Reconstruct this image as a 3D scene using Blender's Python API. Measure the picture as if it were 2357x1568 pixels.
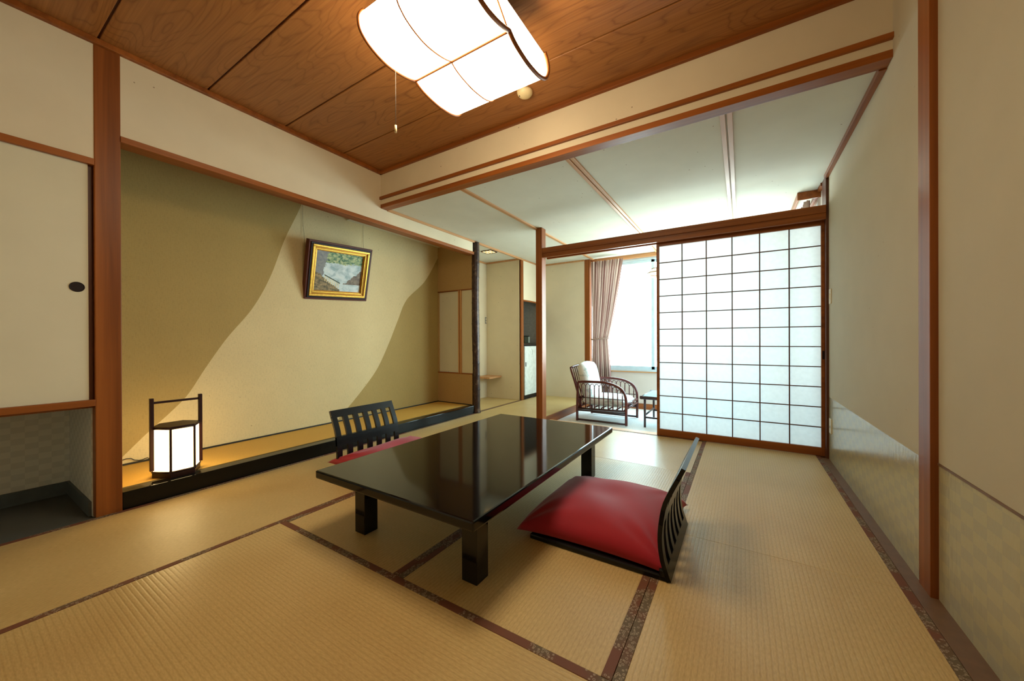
import bpy, bmesh, math, random
from mathutils import Vector, Matrix

random.seed(7)
for _o in list(bpy.data.objects):
    bpy.data.objects.remove(_o, do_unlink=True)
SC = bpy.context.scene
COL = SC.collection
PI = math.pi

# ------------------------------------------------------------------ camera, world, exposure
YAW, PITCH, ROLL = 0.5535, -0.0017, -0.0038
fw = Vector((-math.sin(YAW) * math.cos(PITCH), math.cos(YAW) * math.cos(PITCH), math.sin(PITCH)))
rt = Vector((math.cos(YAW), math.sin(YAW), 0))
up = rt.cross(fw)
r2 = rt * math.cos(ROLL) + up * math.sin(ROLL)
u2 = up * math.cos(ROLL) - rt * math.sin(ROLL)
cam_d = bpy.data.cameras.new('camera')
cam = bpy.data.objects.new('camera', cam_d)
COL.objects.link(cam)
cam_d.sensor_width = 36.0
cam_d.lens = 838.47 / 2357 * 36
cam_d.shift_x = -9.56 / 2357
cam_d.shift_y = 1.32 / 2357
cam_d.clip_start = 0.02
cam.matrix_world = Matrix(((r2.x, u2.x, -fw.x, 2.9527), (r2.y, u2.y, -fw.y, -1.0068), (r2.z, u2.z, -fw.z, 0.9588), (0, 0, 0, 1)))
SC.camera = cam

world = bpy.data.worlds.new('world')
SC.world = world
world.use_nodes = True
wn, wl = world.node_tree.nodes, world.node_tree.links
wn.clear()
w_out = wn.new('ShaderNodeOutputWorld')
w_bg = wn.new('ShaderNodeBackground')
w_tc = wn.new('ShaderNodeTexCoord')
w_sep = wn.new('ShaderNodeSeparateXYZ')
w_map = wn.new('ShaderNodeMapRange')
w_map.inputs['From Min'].default_value = -1
w_map.inputs['From Max'].default_value = 1
w_ramp = wn.new('ShaderNodeValToRGB')
w_ramp.color_ramp.elements[0].position = 0.0
w_ramp.color_ramp.elements[0].color = (0.55, 0.62, 0.60, 1)
w_ramp.color_ramp.elements[1].position = 1.0
w_ramp.color_ramp.elements[1].color = (0.40, 0.62, 0.85, 1)
for pos, c in ((0.46, (0.80, 0.90, 0.92, 1)), (0.50, (1.0, 1.0, 1.0, 1)), (0.56, (1.0, 1.0, 1.0, 1)), (0.60, (0.60, 0.86, 0.92, 1)), (0.75, (0.62, 0.82, 0.95, 1))):
    e = w_ramp.color_ramp.elements.new(pos)
    e.color = c
wl.new(w_tc.outputs['Generated'], w_sep.inputs[0])
wl.new(w_sep.outputs['Z'], w_map.inputs['Value'])
wl.new(w_map.outputs['Result'], w_ramp.inputs['Fac'])
wl.new(w_ramp.outputs['Color'], w_bg.inputs['Color'])
WORLD_STRENGTH = 15.0
w_bg.inputs['Strength'].default_value = WORLD_STRENGTH
wl.new(w_bg.outputs[0], w_out.inputs['Surface'])

SHADE_EMIT = 14.0      # paper shade of the ceiling lamp
LANTERN_EMIT = 7.0

SC.view_settings.view_transform = 'Standard'
SC.view_settings.look = 'None'
SC.view_settings.exposure = 0.32
SC.view_settings.gamma = 1.0
SC.view_settings.use_curve_mapping = False
SC.cycles.use_denoising = True
SC.cycles.max_bounces = 9
SC.cycles.diffuse_bounces = 5
SC.cycles.transmission_bounces = 8
SC.cycles.sample_clamp_indirect = 8.0


def portal(name, loc, rot, sx, sy):
    d = bpy.data.lights.new(name, 'AREA')
    d.shape = 'RECTANGLE'
    d.size, d.size_y = sx, sy
    d.cycles.is_portal = True
    o = bpy.data.objects.new(name, d)
    o.location, o.rotation_euler = loc, rot
    COL.objects.link(o)


# daylight enters through the two veranda windows
portal('daylight_portal', (2.20, 4.86, 1.35), (-PI / 2, 0, 0), 2.7, 1.80)
portal('daylight_portal_side', (3.64, 3.95, 1.35), (PI / 2, 0, PI / 2), 1.36, 1.80)

# ------------------------------------------------------------------ materials


def srgb(r, g, b):
    f = lambda c: (c / 255 / 12.92) if c / 255 <= 0.04045 else ((c / 255 + 0.055) / 1.055) ** 2.4
    return (f(r), f(g), f(b), 1)


class NT:
    """small node-tree helper"""
    def __init__(s, name):
        s.m = bpy.data.materials.new(name)
        s.m.use_nodes = True
        s.n, s.l = s.m.node_tree.nodes, s.m.node_tree.links
        s.n.clear()
        s.out = s.n.new('ShaderNodeOutputMaterial')
        s.b = s.n.new('ShaderNodeBsdfPrincipled')
        s.l.new(s.b.outputs[0], s.out.inputs[0])
        s.tc = s.n.new('ShaderNodeTexCoord')

    def put(s, sock, v):
        if hasattr(v, 'bl_idname') or hasattr(v, 'is_linked'):
            s.l.new(v, sock)
        else:
            sock.default_value = v

    def math(s, op, a, b=None, clamp=False):
        n = s.n.new('ShaderNodeMath')
        n.operation = op
        n.use_clamp = clamp
        s.put(n.inputs[0], a)
        if b is not None:
            s.put(n.inputs[1], b)
        return n.outputs[0]

    def xyz(s, src='Object'):
        n = s.n.new('ShaderNodeSeparateXYZ')
        s.l.new(s.tc.outputs[src], n.inputs[0])
        return n.outputs

    def mapped(s, scale, loc=(0, 0, 0), src='Object'):
        n = s.n.new('ShaderNodeMapping')
        n.inputs['Scale'].default_value = scale
        n.inputs['Location'].default_value = loc
        s.l.new(s.tc.outputs[src], n.inputs[0])
        return n.outputs[0]

    def noise(s, vec, scale=1, detail=4, rough=0.5, dist=0.0):
        n = s.n.new('ShaderNodeTexNoise')
        s.l.new(vec, n.inputs['Vector'])
        n.inputs['Scale'].default_value = scale
        n.inputs['Detail'].default_value = detail
        n.inputs['Roughness'].default_value = rough
        n.inputs['Distortion'].default_value = dist
        return n.outputs[0]

    def voro(s, vec, scale):
        n = s.n.new('ShaderNodeTexVoronoi')
        s.l.new(vec, n.inputs['Vector'])
        n.inputs['Scale'].default_value = scale
        return n.outputs

    def ramp(s, fac, stops):
        n = s.n.new('ShaderNodeValToRGB')
        s.l.new(fac, n.inputs[0])
        el = n.color_ramp.elements
        el[0].position, el[0].color = stops[0]
        el[1].position, el[1].color = stops[-1]
        for p, c in stops[1:-1]:
            e = el.new(p)
            e.color = c
        return n.outputs[0]

    def mix(s, fac, a, b, mode='MIX'):
        n = s.n.new('ShaderNodeMix')
        n.data_type = 'RGBA'
        n.blend_type = mode
        s.put(n.inputs[0], fac)
        s.put(n.inputs[6], a)
        s.put(n.inputs[7], b)
        return n.outputs[2]

    def bump(s, h, strength=0.3, dist=0.002):
        n = s.n.new('ShaderNodeBump')
        n.inputs['Strength'].default_value = strength
        n.inputs['Distance'].default_value = dist
        s.l.new(h, n.inputs['Height'])
        s.l.new(n.outputs[0], s.b.inputs['Normal'])

    def base(s, c, rough=0.5, spec=0.5, metal=0.0):
        s.put(s.b.inputs['Base Color'], c)
        s.put(s.b.inputs['Roughness'], rough)
        s.b.inputs['Specular IOR Level'].default_value = spec
        s.b.inputs['Metallic'].default_value = metal
        return s.m


M = {}


def plain(name, c, rough=0.5, spec=0.5, metal=0.0, var=0.10, scale=20, bump=0.0):
    t = NT(name)
    n = t.noise(t.mapped((scale,) * 3), 1, 3)
    lo = tuple(x * (1 - var) for x in c[:3]) + (1,)
    hi = tuple(min(1, x * (1 + var)) for x in c[:3]) + (1,)
    col = t.ramp(n, [(0.3, lo), (0.7, hi)])
    if bump:
        t.bump(n, bump, 0.003)
    M[name] = t.base(col, rough, spec, metal)
    return M[name]


def wood(name, c_dark, c_light, axis='Z', rough=0.42, grain=1.0, spec=0.4):
    t = NT(name)
    long, cross = 0.7, 28 * grain
    sc = {'X': (long, cross, cross), 'Y': (cross, long, cross), 'Z': (cross, cross, long)}[axis]
    n1 = t.noise(t.mapped(sc), 1, 5, 0.55, 0.3)
    sc2 = tuple(v * 0.14 for v in sc)
    n2 = t.noise(t.mapped(sc2, (3, 5, 1)), 1, 3, 0.5, 0.5)
    f = t.math('ADD', t.math('MULTIPLY', n1, 0.55), t.math('MULTIPLY', n2, 0.45))
    col = t.ramp(f, [(0.34, c_dark), (0.66, c_light)])
    t.bump(n1, 0.12, 0.001)
    M[name] = t.base(col, rough, spec)
    return M[name]


for ax in 'XYZ':
    wood('wood_' + ax, srgb(112, 58, 20), srgb(164, 94, 38), ax, 0.40, 1.0, 0.32)
    wood('pale_wood_' + ax, srgb(176, 120, 74), srgb(206, 156, 104), ax, 0.45)
wood('lattice_wood', srgb(72, 42, 28), srgb(96, 60, 40), 'Z', 0.6)
wood('dark_jamb', srgb(70, 34, 18), srgb(98, 52, 28), 'Z', 0.4)


def ceiling_wood():
    t = NT('ceiling_wood')
    x, y, z = t.xyz()
    # every board carries its own cathedral grain
    k = t.math('FLOOR', t.math('DIVIDE', t.math('ADD', y, 0.51 + 4.8), 0.48))
    cmb = t.n.new('ShaderNodeCombineXYZ')
    t.l.new(t.math('MULTIPLY', x, 0.85), cmb.inputs[0])
    t.l.new(t.math('MULTIPLY', y, 4.2), cmb.inputs[1])
    t.l.new(t.math('MULTIPLY', k, 7.31), cmb.inputs[2])
    n = t.noise(cmb.outputs[0], 1.0, 2.2, 0.45, 0.25)
    rings = t.math('ABSOLUTE', t.math('SINE', t.math('MULTIPLY', n, 62)))
    line = t.math('POWER', t.math('SUBTRACT', 1.0, rings), 3.5)
    fine = t.noise(t.mapped((2.0, 90, 90)), 1, 3)
    patch = t.noise(cmb.outputs[0], 0.6, 2)
    amt = t.math('MULTIPLY', line, t.math('MULTIPLY', patch, 0.85, True), True)
    basec = t.ramp(fine, [(0.25, srgb(144, 90, 46)), (0.75, srgb(170, 114, 60))])
    col = t.mix(amt, basec, srgb(96, 50, 20))
    M['ceiling_wood'] = t.base(col, 0.42, 0.4)


ceiling_wood()


def paper(name, c, speck=0.5, rough=0.75, weave=0.0, spec=0.25):
    t = NT(name)
    n = t.noise(t.mapped((5, 5, 5)), 1, 4)
    lo = tuple(v * 0.95 for v in c[:3]) + (1,)
    col = t.ramp(n, [(0.3, lo), (0.7, c)])
    v = t.voro(t.mapped((11, 11, 11)), 1)
    d = t.math('LESS_THAN', v['Distance'], 0.055)
    g = t.math('GREATER_THAN', t.noise(t.mapped((3.1, 3.1, 3.1), (9, 2, 4)), 1, 2), 0.52)
    col = t.mix(t.math('MULTIPLY', t.math('MULTIPLY', d, g), speck), col, srgb(120, 92, 60))
    if weave:
        w = t.noise(t.mapped((60, 60, 160)), 1, 3)
        w2 = t.noise(t.mapped((160, 160, 30)), 1, 3)
        ww = t.math('ADD', w, w2)
        t.bump(ww, weave, 0.002)
        col = t.mix(0.25, col, t.ramp(ww, [(0.8, (0.6, 0.6, 0.6, 1)), (1.2, (1, 1, 1, 1))]), 'MULTIPLY')
    M[name] = t.base(col, rough, spec)


CREAM = srgb(222, 208, 178)
paper('cream_wall', CREAM, 0.6)
paper('cream_door', srgb(214, 206, 178), 0.1)
paper('cream_ceiling', srgb(212, 208, 190), 0.7)
paper('alcove_cream', srgb(216, 198, 152), 0.5, 0.8, 0.25)
paper('alcove_khaki', srgb(172, 148, 92), 0.0, 0.8, 0.35)
paper('alcove_tan', srgb(178, 146, 98), 0.0, 0.8, 0.25)
paper('right_paper', srgb(186, 176, 152), 0.3)
paper('veranda_wall', srgb(208, 196, 184), 0.1)


def wainscot():
    t = NT('wainscot_paper')
    x, y, z = t.xyz()
    cy = t.math('FLOOR', t.math('DIVIDE', t.math('ADD', y, t.math('MULTIPLY', x, 1.0)), 0.075))
    cz = t.math('FLOOR', t.math('DIVIDE', z, 0.04))
    chk = t.math('MODULO', t.math('ABSOLUTE', t.math('ADD', cy, cz)), 2)
    col = t.mix(t.math('MULTIPLY', chk, 0.35), srgb(178, 168, 132), srgb(152, 150, 134))
    n = t.noise(t.mapped((30, 45, 9)), 1, 4)
    t.bump(n, 0.5, 0.004)
    M['wainscot_paper'] = t.base(col, 0.20, 0.7)
    t = NT('niche_paper')
    x, y, z = t.xyz()
    cy = t.math('FLOOR', t.math('DIVIDE', t.math('ADD', y, x), 0.05))
    cz = t.math('FLOOR', t.math('DIVIDE', z, 0.035))
    chk = t.math('MODULO', t.math('ABSOLUTE', t.math('ADD', cy, cz)), 2)
    col = t.mix(t.math('MULTIPLY', chk, 0.5), srgb(226, 230, 226), srgb(200, 206, 204))
    M['niche_paper'] = t.base(col, 0.6, 0.3)


wainscot()


def tatami(name, axis):
    """axis: the way the ribs run"""
    t = NT(name)
    x, y, z = t.xyz()
    a = y if axis == 'X' else x
    s = t.math('SINE', t.math('MULTIPLY', a, 2 * PI / 0.0155))
    groove = t.math('POWER', t.math('MULTIPLY', t.math('ADD', s, 1), 0.5), 4)
    sc = (18, 150, 1) if axis == 'Y' else (150, 18, 1)
    sc2 = (260, 60, 1) if axis == 'X' else (60, 260, 1)
    straw = t.noise(t.mapped((sc2[1], sc2[0], 1)), 1, 2)
    big = t.noise(t.mapped((2.2, 2.2, 1)), 1, 3)
    col = t.ramp(big, [(0.25, srgb(200, 170, 112)), (0.75, srgb(214, 186, 128))])
    col = t.mix(0.55, col, t.ramp(straw, [(0.3, (0.66, 0.60, 0.50, 1)), (0.7, (1, 1, 1, 1))]), 'MULTIPLY')
    col = t.mix(t.math('MULTIPLY', groove, 0.22), col, srgb(150, 118, 66))
    h = t.math('SUBTRACT', t.math('MULTIPLY', straw, 0.3), groove)
    t.bump(h, 0.22, 0.0015)
    M[name] = t.base(col, 0.32 if axis == 'X' else 0.46, 0.5)


tatami('tatami_ribs_x', 'X')
tatami('tatami_ribs_y', 'Y')


def brocade():
    t = NT('brocade_border')
    big = t.noise(t.mapped((9, 9, 9)), 1, 1)
    col = t.ramp(big, [(0.40, srgb(114, 70, 50)), (0.50, srgb(106, 76, 54)), (0.62, srgb(104, 88, 66))])
    v = t.voro(t.mapped((95, 95, 95)), 1)
    ring = t.math('MULTIPLY', t.math('GREATER_THAN', v['Distance'], 0.22), t.math('LESS_THAN', v['Distance'], 0.42))
    sp = t.math('GREATER_THAN', big, 0.44)
    col = t.mix(t.math('MULTIPLY', t.math('MULTIPLY', ring, sp), 0.42), col, srgb(196, 176, 150))
    M['brocade_border'] = t.base(col, 0.7, 0.3)


brocade()

plain('alcove_mat', srgb(212, 168, 82), 0.6, 0.3, 0, 0.05, 120, 0.1)
plain('olive_border', srgb(78, 66, 30), 0.8)
plain('black_lacquer', (0.004, 0.0035, 0.004, 1), 0.075, 0.42, 0, 0.1)
plain('alcove_lacquer', (0.002, 0.0025, 0.003, 1), 0.08, 0.28, 0, 0.1)
plain('chair_lacquer', (0.005, 0.005, 0.006, 1), 0.26, 0.35, 0, 0.1)
plain('dark_floor', srgb(78, 82, 80), 0.4, 0.5, 0, 0.03)
plain('dark_kick', srgb(88, 98, 104), 0.5, 0.4)
plain('lantern_wood', srgb(44, 18, 14), 0.4, 0.4)
plain('frame_wood', srgb(84, 36, 22), 0.5, 0.3)
plain('frame_black', srgb(30, 14, 12), 0.5, 0.3)
plain('gold', srgb(214, 168, 70), 0.34, 0.5, 0.75, 0.15, 60)
plain('gold_dark', srgb(160, 110, 36), 0.4, 0.5, 0.7, 0.15, 60)
plain('white_enamel', srgb(226, 232, 226), 0.35)
plain('grey_plastic', srgb(120, 122, 118), 0.5)
plain('black_plastic', srgb(18, 18, 20), 0.4)
plain('plate_plastic', srgb(214, 202, 172), 0.4)
plain('ivory_plastic', srgb(224, 206, 160), 0.4)
plain('aluminium', srgb(186, 204, 212), 0.45, 0.5, 0.0, 0.03)
plain('rattan', srgb(84, 26, 20), 0.28, 0.5, 0, 0.25, 30)
plain('rattan_dark', srgb(50, 20, 16), 0.3, 0.5, 0, 0.25, 30)
plain('table_wood', srgb(62, 44, 46), 0.3, 0.5)
plain('carpet', srgb(228, 228, 224), 0.9, 0.2, 0, 0.06, 40, 0.2)
plain('black_cord', srgb(16, 14, 14), 0.5)
plain('wire', srgb(90, 84, 76), 0.5)
plain('grey_wall', srgb(150, 146, 138), 0.8)
plain('counter_top', srgb(30, 24, 22), 0.3)
plain('box_green', srgb(60, 66, 52), 0.35)
plain('box_pale', srgb(150, 158, 144), 0.35)
plain('brown_track', srgb(112, 82, 56), 0.5)
plain('amber_rim', srgb(70, 44, 22), 0.4)


def fabric(name, c, rough=0.85, sheen=0.3):
    t = NT(name)
    w = t.noise(t.mapped((400, 400, 400)), 1, 2)
    b = t.noise(t.mapped((6, 6, 6)), 1, 3)
    col = t.ramp(b, [(0.3, tuple(v * 0.88 for v in c[:3]) + (1,)), (0.7, c)])
    t.bump(w, 0.15, 0.001)
    M[name] = t.base(col, rough, 0.3)
    t.b.inputs['Sheen Weight'].default_value = sheen


fabric('red_cloth', srgb(166, 24, 42), 0.75, 0.25)


def floral():
    t = NT('chair_cushion')
    n = t.noise(t.mapped((9, 9, 9)), 1, 4, 0.6, 0.6)
    col = t.ramp(n, [(0.52, srgb(226, 228, 224)), (0.62, srgb(176, 190, 186)), (0.70, srgb(206, 196, 198))])
    M['chair_cushion'] = t.base(col, 0.85, 0.2)
    t = NT('curtain_cloth')
    u = t.xyz('UV')[0]
    s = t.math('SINE', t.math('MULTIPLY', u, 2 * PI * 13))
    s2 = t.math('SINE', t.math('MULTIPLY', u, 2 * PI * 31))
    f = t.math('ADD', t.math('MULTIPLY', s, 0.5), t.math('MULTIPLY', s2, 0.3))
    col = t.ramp(t.math('ADD', t.math('MULTIPLY', f, 0.5), 0.5), [(0.2, srgb(116, 74, 70)), (0.45, srgb(172, 142, 130)), (0.75, srgb(200, 180, 166))])
    m = t.base(col, 0.85, 0.2)
    tr = t.n.new('ShaderNodeBsdfTranslucent')
    t.l.new(col, tr.inputs['Color'])
    mx = t.n.new('ShaderNodeMixShader')
    mx.inputs[0].default_value = 0.12
    t.l.new(t.b.outputs[0], mx.inputs[1])
    t.l.new(tr.outputs[0], mx.inputs[2])
    t.l.new(mx.outputs[0], t.out.inputs[0])
    M['curtain_cloth'] = m


floral()


def bamboo():
    t = NT('mottled_bamboo')
    n = t.noise(t.mapped((30, 30, 14)), 1, 4, 0.65, 0.8)
    col = t.ramp(n, [(0.36, srgb(34, 18, 18)), (0.55, srgb(62, 40, 32)), (0.72, srgb(112, 92, 72))])
    M['mottled_bamboo'] = t.base(col, 0.4, 0.4)


bamboo()


def emitter(name, c, s, base=None):
    t = NT(name)
    t.base(base or c, 0.8, 0.1)
    t.b.inputs['Emission Color'].default_value = c
    t.b.inputs['Emission Strength'].default_value = s
    M[name] = t.m


emitter('lamp_paper', (1.0, 0.82, 0.56, 1), SHADE_EMIT, (0.9, 0.85, 0.7, 1))
emitter('lantern_paper', (1.0, 0.72, 0.32, 1), LANTERN_EMIT, (0.9, 0.8, 0.6, 1))
emitter('downlight_glow', (1.0, 0.62, 0.22, 1), 3.0)
emitter('pendant_glow', (1.0, 0.78, 0.48, 1), 1.2, (0.8, 0.7, 0.5, 1))


def shoji_paper():
    t = NT('shoji_paper')
    t.n.remove(t.b)
    n = t.noise(t.mapped((30, 30, 30)), 1, 3)
    col = t.ramp(n, [(0.3, (0.68, 0.71, 0.72, 1)), (0.7, (0.73, 0.76, 0.77, 1))])
    d = t.n.new('ShaderNodeBsdfDiffuse')
    tr = t.n.new('ShaderNodeBsdfTranslucent')
    mx = t.n.new('ShaderNodeMixShader')
    mx.inputs[0].default_value = 0.36
    t.l.new(col, d.inputs[0])
    t.l.new(col, tr.inputs[0])
    t.l.new(d.outputs[0], mx.inputs[1])
    t.l.new(tr.outputs[0], mx.inputs[2])
    t.l.new(mx.outputs[0], t.out.inputs[0])
    M['shoji_paper'] = t.m
    t = NT('window_glass')
    t.n.remove(t.b)
    g = t.n.new('ShaderNodeBsdfGlossy')
    g.inputs['Roughness'].default_value = 0.02
    tp = t.n.new('ShaderNodeBsdfTransparent')
    tp.inputs[0].default_value = (0.93, 0.98, 0.97, 1)
    mx = t.n.new('ShaderNodeMixShader')
    mx.inputs[0].default_value = 0.05
    t.l.new(tp.outputs[0], mx.inputs[1])
    t.l.new(g.outputs[0], mx.inputs[2])
    t.l.new(mx.outputs[0], t.out.inputs[0])
    M['window_glass'] = t.m
    t = NT('blue_glass')
    t.base((0.30, 0.62, 0.66, 1), 0.05, 0.8)
    M['blue_glass'] = t.m


shoji_paper()


def painting():
    """a loose impressionist landscape: pale water, green foliage above, path with a fence below"""
    t = NT('painted_landscape')
    x, y, z = t.xyz('UV')
    n = t.noise(t.mapped((6, 6, 6), (0, 0, 0), 'UV'), 1, 5, 0.65, 0.5)
    n2 = t.noise(t.mapped((13, 15, 13), (4, 0, 0), 'UV'), 1, 5, 0.7, 0.3)
    foliage = t.ramp(n2, [(0.32, srgb(36, 70, 52)), (0.45, srgb(96, 136, 106)), (0.55, srgb(168, 184, 130)), (0.70, srgb(206, 204, 176))])
    water = t.ramp(n, [(0.35, srgb(150, 178, 186)), (0.55, srgb(208, 224, 228)), (0.8, srgb(232, 236, 234))])
    bank = t.ramp(n2, [(0.35, srgb(70, 70, 58)), (0.5, srgb(128, 116, 84)), (0.65, srgb(176, 152, 112))])
    wob = t.math('MULTIPLY', t.math('SUBTRACT', n, 0.5), 0.28)
    # foliage band on top
    top = t.math('GREATER_THAN', t.math('ADD', y, wob), 0.72)
    col = t.mix(top, water, foliage)
    # left cliff
    lft = t.math('LESS_THAN', t.math('ADD', t.math('ADD', x, t.math('MULTIPLY', y, -0.12)), wob), 0.12)
    col = t.mix(lft, col, t.ramp(n2, [(0.3, srgb(110, 112, 128)), (0.7, srgb(150, 156, 150))]))
    # lower left bank below the diagonal
    bl = t.math('LESS_THAN', t.math('ADD', t.math('ADD', y, t.math('MULTIPLY', x, 0.85)), wob), 0.50)
    col = t.mix(bl, col, bank)
    br = t.math('GREATER_THAN', t.math('ADD', t.math('SUBTRACT', x, t.math('MULTIPLY', y, 0.95)), wob), 0.42)
    col = t.mix(t.math('MULTIPLY', br, t.math('GREATER_THAN', y, 0.2)), col, t.ramp(n2, [(0.3, srgb(84, 74, 72)), (0.7, srgb(150, 138, 120))]))
    # pale fence pickets
    pk = t.math('GREATER_THAN', t.math('SINE', t.math('MULTIPLY', x, 150)), 0.2)
    fy = t.math('SUBTRACT', y, t.math('SUBTRACT', 0.44, t.math('MULTIPLY', x, 0.55)))
    fence = t.math('MULTIPLY', t.math('LESS_THAN', t.math('ABSOLUTE', fy), 0.07), t.math('MULTIPLY', t.math('GREATER_THAN', x, 0.2), t.math('LESS_THAN', x, 0.52)))
    col = t.mix(t.math('MULTIPLY', fence, pk), col, srgb(228, 214, 168))
    rail = t.math('MULTIPLY', t.math('LESS_THAN', t.math('ABSOLUTE', t.math('SUBTRACT', fy, 0.075)), 0.014), t.math('MULTIPLY', t.math('GREATER_THAN', x, 0.2), t.math('LESS_THAN', x, 0.54)))
    col = t.mix(rail, col, srgb(70, 84, 72))
    M['painted_landscape'] = t.base(col, 0.5, 0.3)


painting()

# ------------------------------------------------------------------ mesh helpers


def add_box(bm, lo, hi, bevel=0.0, mi=0, seg=2):
    """axis-aligned box, bevelled edges"""
    x0, y0, z0 = lo
    x1, y1, z1 = hi
    v = [bm.verts.new(p) for p in ((x0, y0, z0), (x1, y0, z0), (x1, y1, z0), (x0, y1, z0), (x0, y0, z1), (x1, y0, z1), (x1, y1, z1), (x0, y1, z1))]
    fs = [bm.faces.new([v[i] for i in q]) for q in ((0, 3, 2, 1), (4, 5, 6, 7), (0, 1, 5, 4), (1, 2, 6, 5), (2, 3, 7, 6), (3, 0, 4, 7))]
    for f in fs:
        f.material_index = mi
    if bevel > 0:
        es = list({e for f in fs for e in f.edges})
        bmesh.ops.bevel(bm, geom=es, offset=bevel, segments=seg, profile=0.6, affect='EDGES', material=-1)


def add_tube(bm, pts, r, seg=8, closed=False, cap=True, mi=0):
    pts = [Vector(p) for p in pts]
    n = len(pts)
    rs = r if isinstance(r, (list, tuple)) else [r] * n
    rings = []
    prev = None
    for i in range(n):
        a = pts[(i - 1) % n] if (closed or i > 0) else pts[0]
        b = pts[(i + 1) % n] if (closed or i < n - 1) else pts[-1]
        t = (b - a).normalized()
        if prev is None:
            ref = Vector((0, 0, 1)) if abs(t.z) < 0.9 else Vector((1, 0, 0))
            nrm = t.cross(ref).normalized()
        else:
            nrm = (prev - t * prev.dot(t)).normalized()
        prev = nrm
        bn = t.cross(nrm)
        rings.append([bm.verts.new(pts[i] + (nrm * math.cos(2 * PI * k / seg) + bn * math.sin(2 * PI * k / seg)) * rs[i]) for k in range(seg)])
    m = n if closed else n - 1
    for i in range(m):
        A, B = rings[i], rings[(i + 1) % n]
        for k in range(seg):
            f = bm.faces.new((A[k], A[(k + 1) % seg], B[(k + 1) % seg], B[k]))
            f.smooth = True
            f.material_index = mi
    if cap and not closed:
        for rg in (list(reversed(rings[0])), rings[-1]):
            f = bm.faces.new(rg)
            f.material_index = mi


def add_prism(bm, poly, axis, a, b, mi=0, bevel=0.0):
    """poly: list of 2D points in the plane normal to axis"""
    def P(p, t):
        return {'X': (t, p[0], p[1]), 'Y': (p[0], t, p[1]), 'Z': (p[0], p[1], t)}[axis]
    A = [bm.verts.new(P(p, a)) for p in poly]
    B = [bm.verts.new(P(p, b)) for p in poly]
    n = len(poly)
    fs = [bm.faces.new(A), bm.faces.new(list(reversed(B)))]
    for i in range(n):
        fs.append(bm.faces.new((A[i], B[i], B[(i + 1) % n], A[(i + 1) % n])))
    for f in fs:
        f.material_index = mi
    if bevel:
        es = list({e for f in fs for e in f.edges})
        bmesh.ops.bevel(bm, geom=es, offset=bevel, segments=2, profile=0.6, affect='EDGES')


def add_grid(bm, fn, nu, nv, mi=0, smooth=True, uv=None):
    vs = [[bm.verts.new(fn(i / nu, j / nv)) for j in range(nv + 1)] for i in range(nu + 1)]
    for i in range(nu):
        for j in range(nv):
            f = bm.faces.new((vs[i][j], vs[i + 1][j], vs[i + 1][j + 1], vs[i][j + 1]))
            f.smooth = smooth
            f.material_index = mi
            if uv is not None:
                for lp, (a, b) in zip(f.loops, ((i, j), (i + 1, j), (i + 1, j + 1), (i, j + 1))):
                    lp[uv].uv = (a / nu, b / nv)
    return vs


def NB():
    return bmesh.new()


def obj(name, bm, mats, parent=None, origin=None):
    """one mesh object; origin: world point the mesh coordinates are made relative to"""
    bmesh.ops.recalc_face_normals(bm, faces=bm.faces)
    if origin is not None:
        bmesh.ops.translate(bm, verts=bm.verts, vec=-Vector(origin))
    me = bpy.data.meshes.new(name)
    bm.to_mesh(me)
    bm.free()
    if not isinstance(mats, (list, tuple)):
        mats = [mats]
    for m in mats:
        me.materials.append(M[m] if isinstance(m, str) else m)
    o = bpy.data.objects.new(name, me)
    COL.objects.link(o)
    if parent is not None:
        o.parent = parent
    elif origin is not None:
        o.location = origin
    return o


def tag(o, label, cat, group=None, kind=None):
    o['label'] = label
    o['category'] = cat
    if group:
        o['group'] = group
    if kind:
        o['kind'] = kind
    return o


def struct(name, bm, mats, label, cat):
    return tag(obj(name, bm, mats), label, cat, None, 'structure')


def thing(name, label, cat, loc=(0, 0, 0), rotz=0.0, group=None):
    o = bpy.data.objects.new(name, None)
    o.empty_display_size = 0.1
    COL.objects.link(o)
    o.location = loc
    o.rotation_euler = (0, 0, rotz)
    return tag(o, label, cat, group)


def dup(root, label, loc, rotz=None, group=None):
    r = root.copy()
    COL.objects.link(r)
    r.location = loc
    if rotz is not None:
        r.rotation_euler = (0, 0, rotz)
    r['label'] = label
    if group:
        r['group'] = group
    for ch in list(root.children):
        c = ch.copy()
        COL.objects.link(c)
        c.parent = r
        for g in ch.children:
            d = g.copy()
            COL.objects.link(d)
            d.parent = c
    return r


def boxes(name, lst, mats, label=None, cat=None, parent=None, bevel=0.0):
    bm = NB()
    for b in lst:
        add_box(bm, b[0], b[1], b[2] if len(b) > 2 else bevel, b[3] if len(b) > 3 else 0)
    if parent is not None:
        return obj(name, bm, mats, parent)
    return struct(name, bm, mats, label, cat)


# ------------------------------------------------------------------ key dimensions (metres)
XL, XR = -0.043, 3.549
Y1 = 1.333            # transom wall between main room and lower ceiling
YS = 2.86             # sliding screen line
YB = -1.95            # wall behind the camera
YW = 4.75             # veranda window wall
ZC, ZL = 2.612, 2.275 # main ceiling, lower ceiling
ZV = -0.10            # veranda floor
XA = -0.70            # alcove back wall

# ------------------------------------------------------------------ structure: floor
boxes('floor', [((-1.1, YB - .2, -0.30), (3.75, YS, -0.055)), ((-1.1, YS, -0.30), (0.855, 5.0, -0.055)), ((0.855, YS, -0.30), (3.75, 5.0, ZV - 0.012))],
      'pale_wood_X', 'raised base floor under the mats and the lower veranda', 'floor')

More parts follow.
